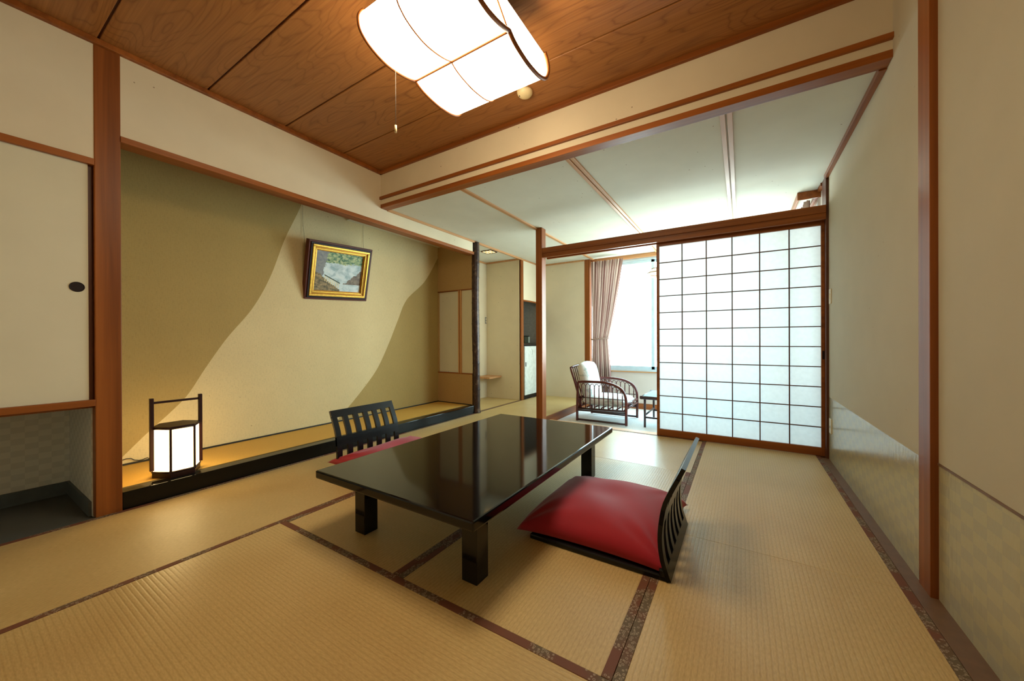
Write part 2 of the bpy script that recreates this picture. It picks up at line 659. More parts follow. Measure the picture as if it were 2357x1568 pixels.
# ------------------------------------------------------------------ structure: ceilings
bm = NB()
joints = [YB - .1] + [-0.51 + 0.48 * k for k in range(-2, 4)] + [Y1 + .02]
joints = sorted(joints)
for a, b in zip(joints[:-1], joints[1:]):
    add_box(bm, (XL - .05, a + 0.005, ZC), (XR + .1, b - 0.005, ZC + 0.012), 0.002, 0, 1)
add_box(bm, (XL - .1, YB - .1, ZC + 0.010), (XR + .1, Y1 + .05, ZC + 0.05), 0, 1)
struct('ceiling', bm, ['ceiling_wood', 'dark_jamb'], 'brown grained board ceiling with dark joints over the main room', 'ceiling')

boxes('ceiling_lower', [((-0.80, 1.40, ZL), (3.75, 5.0, ZL + 0.06))], 'cream_ceiling', 'speckled cream lower ceiling beyond the transom', 'ceiling')

# ------------------------------------------------------------------ walls
T = 0.06
# left wall: panels above closet and above the alcove opening, up to the recess
bm = NB()
add_box(bm, (XL - T, YB, 1.954), (XL, -0.525, ZC + .02))
add_box(bm, (XL - T, -0.425, 2.120), (XL, 2.765, ZC + .02))
add_box(bm, (XL - .17, -0.56, .64), (XL - .102, -0.445, ZC + .05))  # unseen filler behind the post, added to stop sky light leaking in
add_box(bm, (XL - .25, YB, .646), (XL - .17, -0.45, ZC + .05))  # unseen backing behind the closet door, added to block daylight at its edge
struct('wall_left', bm, 'cream_wall', 'cream papered wall above the closet and the alcove', 'wall')

# transom wall
bm = NB()
add_box(bm, (XL, Y1, 2.27), (XR, Y1 + .06, ZC + .02))
struct('wall_transom', bm, 'cream_wall', 'cream papered band under the board ceiling facing the room', 'wall')

# alcove walls: one mesh, two colours meeting along curved edges
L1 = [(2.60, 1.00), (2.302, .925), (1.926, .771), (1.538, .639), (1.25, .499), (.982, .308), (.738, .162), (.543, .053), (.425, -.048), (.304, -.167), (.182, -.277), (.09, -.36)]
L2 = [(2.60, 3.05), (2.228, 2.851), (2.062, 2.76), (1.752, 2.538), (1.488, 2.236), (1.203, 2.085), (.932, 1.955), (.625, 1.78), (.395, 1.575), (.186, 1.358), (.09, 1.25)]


def interp(tab, z):
    tab = sorted(tab)
    if z <= tab[0][0]:
        return tab[0][1]
    n = len(tab)
    for i in range(n - 1):
        z0, a = tab[i]
        z1, b = tab[i + 1]
        if z <= z1:
            m0 = (b - tab[i - 1][1]) / (z1 - tab[i - 1][0]) if i > 0 else (b - a) / (z1 - z0)
            m1 = (tab[i + 2][1] - a) / (tab[i + 2][0] - z0) if i + 2 < n else (b - a) / (z1 - z0)
            t = (z - z0) / (z1 - z0)
            h = z1 - z0
            return (2 * t ** 3 - 3 * t * t + 1) * a + (t ** 3 - 2 * t * t + t) * h * m0 + (-2 * t ** 3 + 3 * t * t) * b + (t ** 3 - t * t) * h * m1
    return tab[-1][1]


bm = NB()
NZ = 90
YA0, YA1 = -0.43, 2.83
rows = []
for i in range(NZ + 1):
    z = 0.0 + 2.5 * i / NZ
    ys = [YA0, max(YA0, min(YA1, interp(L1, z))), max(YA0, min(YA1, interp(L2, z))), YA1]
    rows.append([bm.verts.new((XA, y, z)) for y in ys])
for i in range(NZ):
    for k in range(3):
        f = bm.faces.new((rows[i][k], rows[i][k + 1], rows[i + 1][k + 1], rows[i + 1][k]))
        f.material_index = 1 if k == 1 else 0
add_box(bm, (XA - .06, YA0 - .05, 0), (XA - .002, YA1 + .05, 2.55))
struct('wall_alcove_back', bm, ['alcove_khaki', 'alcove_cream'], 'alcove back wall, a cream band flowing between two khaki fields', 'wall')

# alcove far side wall with an opening (window_2) into the recess
W2 = (XA + .012, XL - .01, 0.518, 1.642)
bm = NB()
ya, yb = 2.800, 2.830
add_box(bm, (XA, ya, 0), (XL - .045, yb, W2[2]))
add_box(bm, (XA, ya, W2[3]), (XL - .045, yb, 2.5))
add_box(bm, (XA, ya, W2[2]), (W2[0], yb, W2[3]))
struct('wall_alcove_far', bm, 'alcove_tan', 'tan side wall of the alcove with a tall opening', 'wall')
boxes('wall_alcove_near', [((XA, -0.46, 0), (XL - .04, -0.43, 2.5))], 'alcove_khaki', 'side wall of the alcove behind the thick post', 'wall')
boxes('ceiling_alcove', [((XA - .05, -0.46, 2.45), (XL - .062, 2.84, 2.5))], 'wood_Y', 'ceiling inside the alcove', 'ceiling')

# recess beyond the alcove
bm = NB()
add_box(bm, (-0.79, 2.825, -.05), (-0.73, 4.06, ZL))          # recess left
add_box(bm, (-0.79, 4.00, -.05), (XL - .02, 4.06, ZL))        # recess far wall
add_box(bm, (-0.79, 2.75, -.05), (XA - .06, 2.83, ZL))
struct('wall_recess', bm, 'cream_wall', 'cream walls of the small recess past the bamboo pillar', 'wall')
bm = NB()
add_box(bm, (XL - .03, 4.065, 1.617), (XL, 4.72, ZL))
struct('wall_niche_upper', bm, 'cream_wall', 'cream panel above the refrigerator niche', 'wall')
bm = NB()
add_box(bm, (-0.66, 4.06, -.05), (-0.60, 4.74, ZL))
add_box(bm, (-0.60, 4.70, -.05), (XL, 4.76, ZL))
struct('wall_niche', bm, 'grey_wall', 'grey inside walls of the refrigerator niche', 'wall')
boxes('wall_platform', [((XL, 4.655, -.05), (0.771, 4.76, ZL))], 'cream_wall', 'cream wall at the end of the raised platform', 'wall')

# veranda window wall and side window wall
WX0, WX1, WZ0, WZ1 = 0.87, 3.50, 0.475, 2.215
bm = NB()
add_box(bm, (0.85, YW, ZV - .1), (XR + .1, YW + .10, WZ0))
add_box(bm, (0.85, YW, WZ1), (XR + .1, YW + .10, ZL))
add_box(bm, (WX1, YW, WZ0), (XR + .1, YW + .10, WZ1))
struct('wall_veranda', bm, 'veranda_wall', 'pale wall below and above the veranda window', 'wall')
SY0, SY1 = 3.27, 4.62
bm = NB()
add_box(bm, (XR, YS + .07, ZV - .1), (XR + .09, YW, WZ0))
add_box(bm, (XR, YS + .07, WZ1), (XR + .09, YW, ZL))
add_box(bm, (XR, YS + .07, WZ0), (XR + .09, SY0, WZ1))
add_box(bm, (XR, SY1, WZ0), (XR + .09, YW, WZ1))
struct('wall_veranda_side', bm, 'veranda_wall', 'pale end wall of the veranda with its own window', 'wall')

# right wall: far panels between post and screen; near sliding panel recessed
ZD = 0.498
bm = NB()
add_box(bm, (XR, 1.00, ZD), (XR + .05, YS + .07, ZC + .02))
add_box(bm, (XR, 1.00, -.05), (XR + .05, YS + .07, ZD), 0, 1)
struct('wall_right', bm, ['right_paper', 'wainscot_paper'], 'right wall, plain cream above and glossy textured paper below', 'wall')
bm = NB()
add_box(bm, (XR + .018, YB, ZD + .005), (XR + .06, 0.98, ZC + .02))
add_box(bm, (XR + .018, YB, -.05), (XR + .06, 0.98, ZD), 0, 1)
add_box(bm, (XR + .015, YB, ZD - .002), (XR + .03, 0.98, ZD + .006), 0, 2)
struct('wall_right_near', bm, ['right_paper', 'wainscot_paper', 'brown_track'], 'near right wall panel with a thin dado line over checkered paper', 'wall')
boxes('wall_back', [((-0.8, YB - .06, -.06), (XR + .1, YB, ZC + .02))], 'cream_wall', 'plain wall closing the room behind the viewer', 'wall')

# closet niche on the left
bm = NB()
add_box(bm, (XA - .05, YB, -.05), (XA, -0.46, 0.64))
add_box(bm, (XA, -0.53, -.05), (-0.105, -0.47, 0.64))
struct('wall_niche_closet', bm, 'niche_paper', 'grey checkered walls inside the low open closet niche', 'wall')
boxes('floor_niche', [((XA, YB, -.055), (-0.03, -0.53, -0.004))], 'dark_floor', 'dark grey floor inside the low closet niche', 'floor')
boxes('baseboard_niche', [((XA, YB, -.01), (XA + .012, -0.53, 0.075)), ((XA, -0.542, -.01), (-0.105, -0.53, 0.075))], 'dark_kick', 'dark grey kick board round the low closet niche', 'baseboard')
boxes('ceiling_niche', [((XA - .05, YB, 0.60), (XL - .02, -0.47, 0.645))], 'wood_Y', 'underside boards of the closet above the open niche', 'ceiling')

# ------------------------------------------------------------------ trims
boxes('trim_1', [((XL, YB, 2.580), (XL + .026, Y1, ZC), .003), ((XL, Y1 - .026, 2.580), (XR, Y1, ZC), .003),
                 ((XR - .022, YB, 2.580), (XR, Y1, ZC), .003)], 'wood_X', 'brown cornice strip round the board ceiling', 'trim')
boxes('trim_2', [((XL, Y1 - .018, 2.336), (XR, Y1 + .01, 2.363), .002)], 'wood_X', 'thin brown strip across the cream transom band', 'trim')
boxes('trim_3', [((XL, Y1 - .004, 2.255), (XR, Y1 + .079, 2.292), .002)], 'wood_X', 'wooden transom beam at the edge of the lower ceiling', 'trim')
boxes('trim_4', [((XL - .10, -0.425, 2.092), (XL + .006, 2.79, 2.127), .002)], 'wood_Y', 'brown lintel over the alcove opening', 'trim')
boxes('trim_5', [((XL - .05, YB, 1.921), (XL + .008, -0.525, 1.956), .002)], 'wood_Y', 'brown rail above the closet door', 'trim')
boxes('trim_6', [((XL - .09, YB, 0.611), (XL + .010, -0.525, 0.646), .002)], 'wood_Y', 'brown rail below the closet door', 'trim')
boxes('trim_7', [((XL - .012, 1.41, ZL - .026), (XL + .012, 4.02, ZL), .002), ((XL, 4.635, ZL - .024), (0.771, 4.656, ZL), .002),
                 ((-0.73, 2.83, ZL - .024), (-0.71, 4.0, ZL), .002), ((-0.73, 3.978, ZL - .024), (XL, 4.0, ZL), .002), ((XL - .012, 4.02, ZL - .026), (XL + .006, 4.68, ZL), .002)],
      'pale_wood_Y', 'light wood cornice round the lower ceiling and the recess', 'trim')
boxes('trim_8', [((XR - .030, 1.41, ZL - .026), (XR, 2.78, ZL), .002), ((XR - .026, 2.95, ZL - .026), (XR, YW, ZL), .002)], 'wood_Y', 'cornice strip along the right edge of the lower ceiling', 'trim')
k = 9
for cx, pair, lab in ((0.905, False, 'single light batten across the lower ceiling running to the square post'), (1.905, True, 'double batten across the middle of the lower ceiling'), (2.880, True, 'double batten of the lower ceiling nearest the right wall')):
    ls = [((cx - .019, 1.41, ZL - .014), (cx + .019, YW, ZL + .002), .002)]
    if pair:
        ls = [((cx - .032, 1.41, ZL - .014), (cx - .005, YW, ZL + .002), .002), ((cx + .005, 1.41, ZL - .014), (cx + .032, YW, ZL + .002), .002)]
    boxes('trim_%d' % k, ls, 'pale_wood_Y', lab, 'trim')
    k += 1
# head of the screen opening: deep lintel above, grooved track below
boxes('trim_12', [((0.975, 2.765, 1.972), (3.532, 2.875, 2.034), .003), ((0.975, 2.775, 1.923), (3.532, 2.805, 1.974), .002), ((0.975, 2.815, 1.930), (3.532, 2.828, 1.974), .001),
                  ((0.975, 2.895, 1.930), (3.532, 2.92, 1.974), .001)], 'wood_X', 'deep wooden lintel with sliding grooves over the paper screen', 'trim')
boxes('trim_13', [((XR - .018, 2.78, 0), (XR + .002, 2.94, ZL), .002)], 'dark_jamb', 'dark wooden jamb at the right end of the screen', 'trim')
boxes('trim_14', [((0.98, 2.865, -.06), (XR, 2.965, 0.000), .002)], 'pale_wood_X', 'wooden sill between the mats and the veranda', 'trim')
boxes('trim_15', [((0.855, 2.965, ZV - .01), (0.875, 4.68, 0.0), .003)], 'wood_Y', 'wooden riser at the edge of the raised platform', 'trim')
boxes('trim_16', [((XR - .046, YB, -.05), (XR + .02, 2.80, 0.003), .001)], 'brown_track', 'brown floor strip along the right wall', 'trim')
boxes('trim_17', [((XL - .035, 2.90, -.05), (XL + .012, 4.03, 0.003), .001)], 'brown_track', 'flush floor strip from the bamboo pillar to the recess post', 'trim')
boxes('trim_18', [((XL - .04, 4.06, 1.597), (XL + .004, 4.69, 1.620), .001)], 'wood_Y', 'thin rail above the refrigerator niche', 'trim')
boxes('trim_19', [((0.86, YW - .045, WZ1 + .005), (XR, YW + .01, ZL), .002), ((0.875, YW - .018, WZ0 - .016), (XR, YW + .02, WZ0), .002)], 'pale_wood_X', 'wooden curtain rail board and sill of the veranda window', 'trim')
boxes('trim_20', [((XA, ya - .004, W2[3] - .004), (XL - .045, ya + .034, W2[3] + .010), .001), ((XA, ya - .004, W2[2] - .010), (XL - .045, ya + .034, W2[2] + .004), .001)], 'wood_X', 'thin rails at top and bottom of the alcove side opening', 'trim')
boxes('baseboard_veranda', [((0.875, YW - .014, ZV - .01), (XR, YW, ZV + .085), .002), ((XR - .014, 2.96, ZV - .01), (XR, YW - .014, ZV + .085), .002)], 'wood_X', 'orange brown baseboard of the veranda', 'baseboard')
boxes('baseboard_alcove', [((XA, -.43, .10), (XA + .010, 2.800, .112), .001, 0), ((XA, 2.790, .10), (XL - .05, 2.800, .110), .001, 0)], 'black_cord', 'thin dark strip at the foot of the alcove back wall', 'baseboard')

# ------------------------------------------------------------------ windows
def window(name, x0, x1, z0, z1, y, stiles, label, axis='X', curtain=False):
    """aluminium framed window; axis: direction of its width"""
    def bx(a0, a1, d0, d1, c0, c1, bev=.002):
        return ((a0, y + d0, c0), (a1, y + d1, c1), bev) if axis == 'X' else ((y + d0, a0, c0), (y + d1, a1, c1), bev)
    root = thing(name, label, 'window')
    root['kind'] = 'structure'
    f = .035
    boxes('frame', [bx(x0, x1, 0, .08, z0, z0 + f), bx(x0, x1, 0, .08, z1 - f, z1), bx(x0, x0 + f, 0, .08, z0 + f, z1 - f), bx(x1 - f, x1, 0, .08, z0 + f, z1 - f)], 'aluminium', parent=root)
    xs = [x0 + f] + stiles + [x1 - f]
    for i in range(len(xs) - 1):
        a, b = xs[i] - (.026 if i else 0), xs[i + 1] + (.026 if i < len(xs) - 2 else 0)
        d = .012 if i % 2 == 0 else .042
        s = .04 if i else .03
        sash = boxes('sash', [bx(a, b, d, d + .028, z0 + f, z0 + f + .045), bx(a, b, d, d + .028, z1 - f - .04, z1 - f),
                              bx(a, a + .045, d, d + .028, z0 + f, z1 - f), bx(b - .045, b, d, d + .028, z0 + f, z1 - f)], 'aluminium', parent=root)
        boxes('glass', [bx(a + .04, b - .04, d + .011, d + .016, z0 + f + .04, z1 - f - .035, 0)], 'window_glass', parent=sash)
    return root


w1 = window('window_1', WX0, WX1, WZ0, WZ1, YW, [1.815, 2.68], 'large aluminium framed window lighting the veranda behind the armchair')
boxes('latch', [((1.800, YW + .0, 1.28), (1.822, YW + .014, 1.33), .003)], 'aluminium', parent=w1)
window('window_2', SY0, SY1, WZ0, WZ1, XR + .005, [3.945], 'side window of the veranda beyond the paper screen', 'Y')
r = thing('window_3', 'narrow opening with a wooden mullion in the alcove side wall', 'window')
r['kind'] = 'structure'
boxes('mullion', [((-0.325, ya - .005, W2[2]), (-0.308, ya + .03, W2[3]), .001), ((-0.294, ya - .005, W2[2]), (-0.272, ya + .03, W2[3]), .001)], 'pale_wood_Z', parent=r)
boxes('panel', [((-0.273, ya + .012, W2[2]), (XL - .045, ya + .020, W2[3]))], 'cream_door', parent=r)
boxes('panel', [((W2[0], ya + .022, W2[2]), (-0.28, ya + .028, W2[3]))], 'cream_ceiling', parent=r)

# ------------------------------------------------------------------ doors
# the closet's sliding door
d2 = thing('door_2', 'cream sliding closet door with a small dark oval pull', 'door')
d2['kind'] = 'structure'
boxes('door_panel', [((XL - .045, YB, .646), (XL - .012, -0.545, 1.921), .001)], 'cream_door', parent=d2)
boxes('door_edge', [((XL - .047, -0.545, .646), (XL - .022, -0.527, 1.921), .001)], 'dark_jamb', parent=d2)
bm = NB()
pts = [(0.0255 * math.cos(a), 0.0245 * math.sin(a)) for a in [2 * PI * i / 32 for i in range(32)]]
add_prism(bm, [(p[0] - .585, p[1] + 1.253) for p in pts], 'X', XL - .013, XL - .0105)
add_tube(bm, [(XL - .0105, p[0] * 1.02 - .585, p[1] * 1.02 + 1.253) for p in pts], 0.0018, 6, True)
obj('door_pull', bm, 'frame_black', d2)

# the paper screen
SX0, SX1 = 2.231, 3.536
d1 = thing('door_1', 'large sliding paper screen with a fine wooden grid', 'door')
d1['kind'] = 'structure'
SZ0, SZ1 = 0.004, 1.932
fy0, fy1 = 2.842, 2.872
boxes('frame', [((SX0, fy0, SZ0), (SX0 + .025, fy1, SZ1), .002), ((SX1 - .026, fy0, SZ0), (SX1, fy1, SZ1), .002),
                ((SX0 + .025, fy0, SZ0), (SX1 - .026, fy1, .070), .002), ((SX0 + .025, fy0, 1.893), (SX1 - .026, fy1, SZ1), .002)], 'wood_X', parent=d1)
gx0, gx1, gz0, gz1 = SX0 + .025, SX1 - .026, .070, 1.893
ls = []
for i in range(1, 6):
    x = gx0 + (gx1 - gx0) * i / 6
    ls.append(((x - .0042, fy0 + .006, gz0), (x + .0042, fy0 + .020, gz1), .0008))
for i in range(1, 11):
    z = gz0 + (gz1 - gz0) * i / 11
    ls.append(((gx0, fy0 + .007, z - .0038), (gx1, fy0 + .020, z + .0038), .0008))
boxes('lattice', ls, 'lattice_wood', parent=d1)
bm = NB()
vs = [bm.verts.new(p) for p in ((gx0 - .005, fy0 + .0215, gz0 - .005), (gx1 + .005, fy0 + .0215, gz0 - .005), (gx1 + .005, fy0 + .0215, gz1 + .005), (gx0 - .005, fy0 + .0215, gz1 + .005))]
bm.faces.new(vs)
obj('paper', bm, 'shoji_paper', d1)
boxes('handle', [((3.516, fy0 - .0025, .795), (3.530, fy0 + .002, .865), .001)], 'frame_black', parent=d1)

# ------------------------------------------------------------------ posts
def post(name, lo, hi, mat, label, bev=.004):
    bm = NB()
    o = ((lo[0] + hi[0]) / 2, (lo[1] + hi[1]) / 2, lo[2])
    add_box(bm, lo, hi, bev)
    return tag(obj(name, bm, mat, None, o), label, 'post')


post('wooden_post', (XL - .10, -0.525, -.004), (XL + .003, -0.424, 2.600), 'wood_Z', 'thick reddish wooden post between closet and alcove, floor to ceiling')
post('wooden_post.001', (0.900, 2.76, -.004), (0.981, 2.86, ZL - .001), 'wood_Z', 'slender square wooden post standing free behind the low table')
post('wooden_post.002', (XR - .004, 0.940, -.002), (XR + .055, 1.043, 2.585), 'wood_Z', 'wooden post set nearly flush in the right wall', .002)
post('wooden_post.003', (XL - .035, 4.00, -.002), (XL + .004, 4.067, ZL - .001), 'wood_Z', 'narrow wooden post beside the refrigerator niche', .002)
post('wooden_post.004', (0.772, 4.655, -.10), (0.862, 4.765, ZL - .001), 'wood_Z', 'wooden post between platform wall and curtained window', .003)
# mottled bamboo pillar
bm = NB()
n = 44
pts, rad = [], []
nodes = [0.0, .16, .31, .50, .66, .83, 1.02, 1.18, 1.36, 1.46, 1.62, 1.80, 1.98, 2.15]
for i in range(n * 4 + 1):
    z = 2.262 * i / (n * 4)
    rr = .048 + .004 * math.sin(z * 7) * .4
    dmin = min(abs(z - q) for q in nodes)
    rr += .0035 * math.exp(-(dmin / .008) ** 2)
    rr += .010 * math.exp(-z / .06)
    pts.append((0.003 * math.sin(z * 3.1), .003 * math.cos(z * 2.3), z))
    rad.append(rr)
add_tube(bm, pts, rad, 20)
bmesh.ops.translate(bm, verts=bm.verts, vec=(XL - .008, 2.835, 0))
tag(obj('bamboo_pillar', bm, 'mottled_bamboo', None, (XL - .008, 2.835, 0)), 'dark mottled bamboo pillar at the far end of the alcove', 'pillar')

# ------------------------------------------------------------------ alcove floor
bm = NB()
add_box(bm, (XA + .002, -0.43, -.05), (-0.150, 2.800, .100))
tag(obj('alcove_mat', bm, 'alcove_mat'), 'golden straw mat covering the raised alcove floor', 'mat')
bpy.data.objects['alcove_mat']['label'] = 'golden straw mat covering the raised alcove floor'
al = bpy.data.objects['alcove_mat']
boxes('cloth_border', [((-0.150, -0.43, -.04), (-0.118, 2.800, .1005))], 'olive_border', parent=al)
bm = NB()
add_box(bm, (-0.118, -0.424, -.05), (XL + .004, 2.822, .102), .004)
tag(obj('alcove_sill', bm, 'alcove_lacquer'), 'long glossy black lacquered sill along the front of the alcove', 'sill')

# ------------------------------------------------------------------ tatami mats
W = 0.88
H = 0.03


def mat(x0, x1, y0, y1, rib, label, borders, suffix='', zt=0.0):
    """borders: which sides carry a cloth border"""
    cx, cy = (x0 + x1) / 2, (y0 + y1) / 2
    root = thing('tatami_mat', label, 'tatami mat', (cx, cy, -.055), 0, 'tatami mats on the floor')
    g = .0008
    x0, x1, y0, y1 = x0 + g - cx, x1 - g - cx, y0 + g - cy, y1 - g - cy
    sx0 = x0 + (H if 'w' in borders else 0)
    sx1 = x1 - (H if 'e' in borders else 0)
    sy0 = y0 + (H if 's' in borders else 0)
    sy1 = y1 - (H if 'n' in borders else 0)
    zt = .055 + zt
    boxes('straw_surface', [((sx0, sy0, 0), (sx1, sy1, zt), .0015)], rib, parent=root)
    for b, bxx in (('w', ((x0, y0, 0), (sx0, y1, zt + .0012))), ('e', ((sx1, y0, 0), (x1, y1, zt + .0012))), ('s', ((x0, y0, 0), (x1, sy0, zt + .0012))), ('n', ((x0, sy1, 0), (x1, y1, zt + .0012)))):
        if b in borders:
            boxes('cloth_border', [(bxx[0], bxx[1], .0015)], 'brocade_border', parent=root)
    return root


TX, TY = 'tatami_ribs_x', 'tatami_ribs_y'
ML = 0.955
mat(XL, W, -ML, ML, TY, 'straw mat beside the black alcove sill, nearer the closet', 'we')
mat(XL, W, ML, YS, TY, 'straw mat beside the bamboo pillar end of the alcove', 'we')
mat(W, 3 * W, -ML, 0, TX, 'broad foreground straw mat lying crosswise before the low table', 'ns')
mat(W, 2 * W, 0, 1.885, TY, 'straw mat under the alcove-side half of the low table', 'we')
mat(2 * W, 3 * W, 0, 1.885, TY, 'straw mat under the window-side half of the table and red cushion', 'we')
mat(W, 3 * W, 1.885, YS, TX, 'straw mat lying crosswise between the table and the veranda sill', 'n')
mat(3 * W, 3.503, -ML, ML, TY, 'straw mat along the near right wall, closest to the viewer', 'we')
mat(3 * W, 3.503, ML, YS, TY, 'straw mat along the right wall in front of the paper screen', 'we')
mat(XL, 3 * W, YB, -ML, TX, 'straw mat behind the viewer on the closet side', 'ns')
mat(3 * W, 3.503, YB, -ML, TX, 'short straw mat behind the viewer by the right wall', 'ns')
mat(-0.73, XL - .035, 2.832, 4.00, TY, 'straw mat inside the recess past the bamboo pillar', '')
mat(XL + .012, 0.855, YS, 4.654, TY, 'straw mat on the raised platform beyond the square post', '')

bm = NB()
add_box(bm, (0.875, 2.965, ZV - .012), (XR - .001, YW - .001, ZV), 0)
tag(obj('carpet', bm, 'carpet'), 'pale carpet covering the lower veranda floor', 'carpet')

# ------------------------------------------------------------------ low table
tx0, tx1, ty0, ty1 = 1.183, 2.160, -0.012, 1.598
tcx, tcy = (tx0 + tx1) / 2, (ty0 + ty1) / 2
tb = thing('low_table', 'long low black lacquered table in the middle of the straw mats', 'table', (tcx, tcy, 0))
hw, hd = (tx1 - tx0) / 2, (ty1 - ty0) / 2
boxes('tabletop', [((-hw, -hd, .290), (hw, hd, .328), .007)], 'black_lacquer', parent=tb)
lx, ly = 0.410, 0.685
boxes('apron', [((-lx + .02, -ly + .005, .235), (lx - .02, -ly + .030, .291), .002), ((-lx + .02, ly - .030, .235), (lx - .02, ly - .005, .291), .002),
                ((-lx + .005, -ly + .02, .235), (-lx + .030, ly - .02, .291), .002), ((lx - .030, -ly + .02, .235), (lx - .005, ly - .02, .291), .002)], 'black_lacquer', parent=tb)
for x0_, y0_ in ((1.297, .124), (1.998, .117), (1.297, 1.395), (1.998, 1.395)):
    boxes('leg', [((x0_ - tcx, y0_ - tcy, 0.0005), (x0_ + .076 - tcx, y0_ + .076 - tcy, .291), .003)], 'black_lacquer', parent=tb)

# ------------------------------------------------------------------ legless floor chairs
prof = [(0, 0), (.03, -.010), (.08, -.025), (.16, -.034), (.24, -.028), (.31, -.014), (.38, .016), (.43, .040), (.465, .056)]


def bx_at(z):
    return interp(prof, z)


def curved(bm, y0, y1, z0, z1, th=.017, n=None):
    n = n or max(2, int((z1 - z0) / .025))
    ring = []
    for i in range(n + 1):
        z = z0 + (z1 - z0) * i / n
        x = bx_at(z)
        sl = (bx_at(z + .005) - bx_at(max(0, z - .005))) / (.005 + min(z, .005))
        nx, nz = 1 / math.hypot(1, sl), -sl / math.hypot(1, sl)
        ring.append([bm.verts.new((x, y0, z)), bm.verts.new((x, y1, z)), bm.verts.new((x + th * nx, y1, z + th * nz)), bm.verts.new((x + th * nx, y0, z + th * nz))])
    for a, b in zip(ring[:-1], ring[1:]):
        for k_ in range(4):
            f = bm.faces.new((a[k_], a[(k_ + 1) % 4], b[(k_ + 1) % 4], b[k_]))
    bm.faces.new(ring[0][::-1])
    bm.faces.new(ring[-1])


def floor_chair(label, loc, rotz):
    """the origin is the middle of the foot of the backrest; the seat extends towards -x"""
    r_ = thing('floor_chair', label, 'floor chair', loc, rotz)
    hy = .268
    bm = NB()
    sl = .0385
    gap = (2 * hy - 7 * sl) / 6
    for i in range(7):
        y = -hy + i * (sl + gap)
        curved(bm, y, y + sl, .0, .42)
    curved(bm, -hy, hy, .415, .462)
    curved(bm, -hy, hy, .222, .284)
    curved(bm, -hy, hy, .0, .045)
    bmesh.ops.remove_doubles(bm, verts=bm.verts, dist=1e-6)
    obj('backrest', bm, 'chair_lacquer', r_)
    boxes('seat_board', [((-.62, -hy, .001), (.004, hy, .024), .006), ((-.03, -hy, .001), (.004, hy, .045), .006)], 'chair_lacquer', parent=r_)
    return r_


fc = floor_chair('black slatted floor chair with its back to the paper screen side, at the table edge nearer the viewer', (2.700, .792, 0), 0)
fc['label'] = 'black slatted floor chair by the right side of the table, seen from behind'
fc2 = dup(fc, 'black slatted floor chair on the alcove side of the table, facing the viewer', (.518, .768, 0), PI)


def cushion(label, loc, rotz, hx, hy, h, seed, back=1, ce=.12, tilt=0.0):
    """back: side (+1 / -1 in x) pressed in by the backrest; ce: how far"""
    rnd = random.Random(seed)
    ph = [rnd.uniform(0, 6.28) for _ in range(8)]
    bm = NB()
    N = 56

    def shape(s, t, side):
        # s,t in -1..1; concave edges, pointed corners
        ex = 1 - .055 * (1 - t * t)
        if s * back > 0:
            ex = 1 - (.055 * (1 - t * t) + (ce - .055) * (1 - t ** 6)) * abs(s)
        ey = 1 - .055 * (1 - s * s) ** 1.0
        x, y = s * hx * ex, t * hy * ey
        e = max(0.0, (1 - s ** 4)) * max(0.0, (1 - t ** 4))
        e = e ** .38
        m = e * (1 - .16 * (s * s + t * t))
        # soft dents and folds running in from the corners
        fold = 0.0
        for cx_, cy_ in ((1, 1), (1, -1), (-1, 1), (-1, -1)):
            dx, dy = s - cx_, t - cy_
            dd = math.hypot(dx, dy)
            an = math.atan2(dy, dx)
            fold += .010 * math.sin(an * 11 + ph[0] * cx_ + cy_) * math.exp(-(dd / .55) ** 2) * min(1, dd / .15)
        wob = .006 * math.sin(3.1 * s + ph[1]) * math.sin(2.7 * t + ph[2]) + .003 * math.sin(8 * s + 5 * t + ph[3])
        dent = -.018 * math.exp(-((s + .1) ** 2 + (t - .1) ** 2) / .12)
        if side > 0:
            z = .030 + m * (h - .03) + (fold + wob + dent) * m
        else:
            z = .030 - .010 * min(1, e * 1.15)
        z += -.006 * (s ** 6) * (t ** 6)
        return (x, y, z)
    add_grid(bm, lambda u, v: shape(2 * u - 1, 2 * v - 1, 1), N, N)
    add_grid(bm, lambda u, v: shape(2 * u - 1, 2 * v - 1, -1), N, N)
    bmesh.ops.remove_doubles(bm, verts=bm.verts, dist=1e-5)
    o = obj('floor_cushion', bm, 'red_cloth')
    o.location = loc
    o.rotation_euler = (0, tilt, rotz)
    return tag(o, label, 'cushion')


cushion('plump crimson floor cushion on the floor chair right of the table', (2.354, .880, .006), .015, .350, .358, .150, 3)
cushion('crimson floor cushion on the alcove-side floor chair, mostly hidden by the table', (.800, .852, .046), .02, .350, .372, .130, 5, -1, .30, .10)

# ------------------------------------------------------------------ hanging picture
pc_b = Vector((-0.680, 1.282, 1.392))
pc_t = Vector((-0.520, 1.250, 1.948))
upv = (pc_t - pc_b)
PH = upv.length
upv.normalize()
side = Vector((0, 1, 0))
side = (side - upv * side.dot(upv)).normalized()
nrm = side.cross(upv)
if nrm.x < 0:
    nrm = -nrm
rot = Matrix((side, nrm, upv)).transposed().to_4x4()
pic = thing('framed_painting', 'small landscape painting in a gold and dark wood frame, leaning out from the alcove wall', 'painting')
pic.matrix_world = Matrix.Translation(pc_b) @ rot
PW = .690


def frame_ring(bm, w0, w1, y0, y1, bev=.003):
    """w0 outer inset, w1 inner inset"""
    a, b = -PW / 2, PW / 2
    add_box(bm, (a + w0, y0, w0), (b - w0, y1, w1), bev)
    add_box(bm, (a + w0, y0, PH - w1), (b - w0, y1, PH - w0), bev)
    add_box(bm, (a + w0, y0, w1), (a + w1, y1, PH - w1), bev)
    add_box(bm, (b - w1, y0, w1), (b - w0, y1, PH - w1), bev)


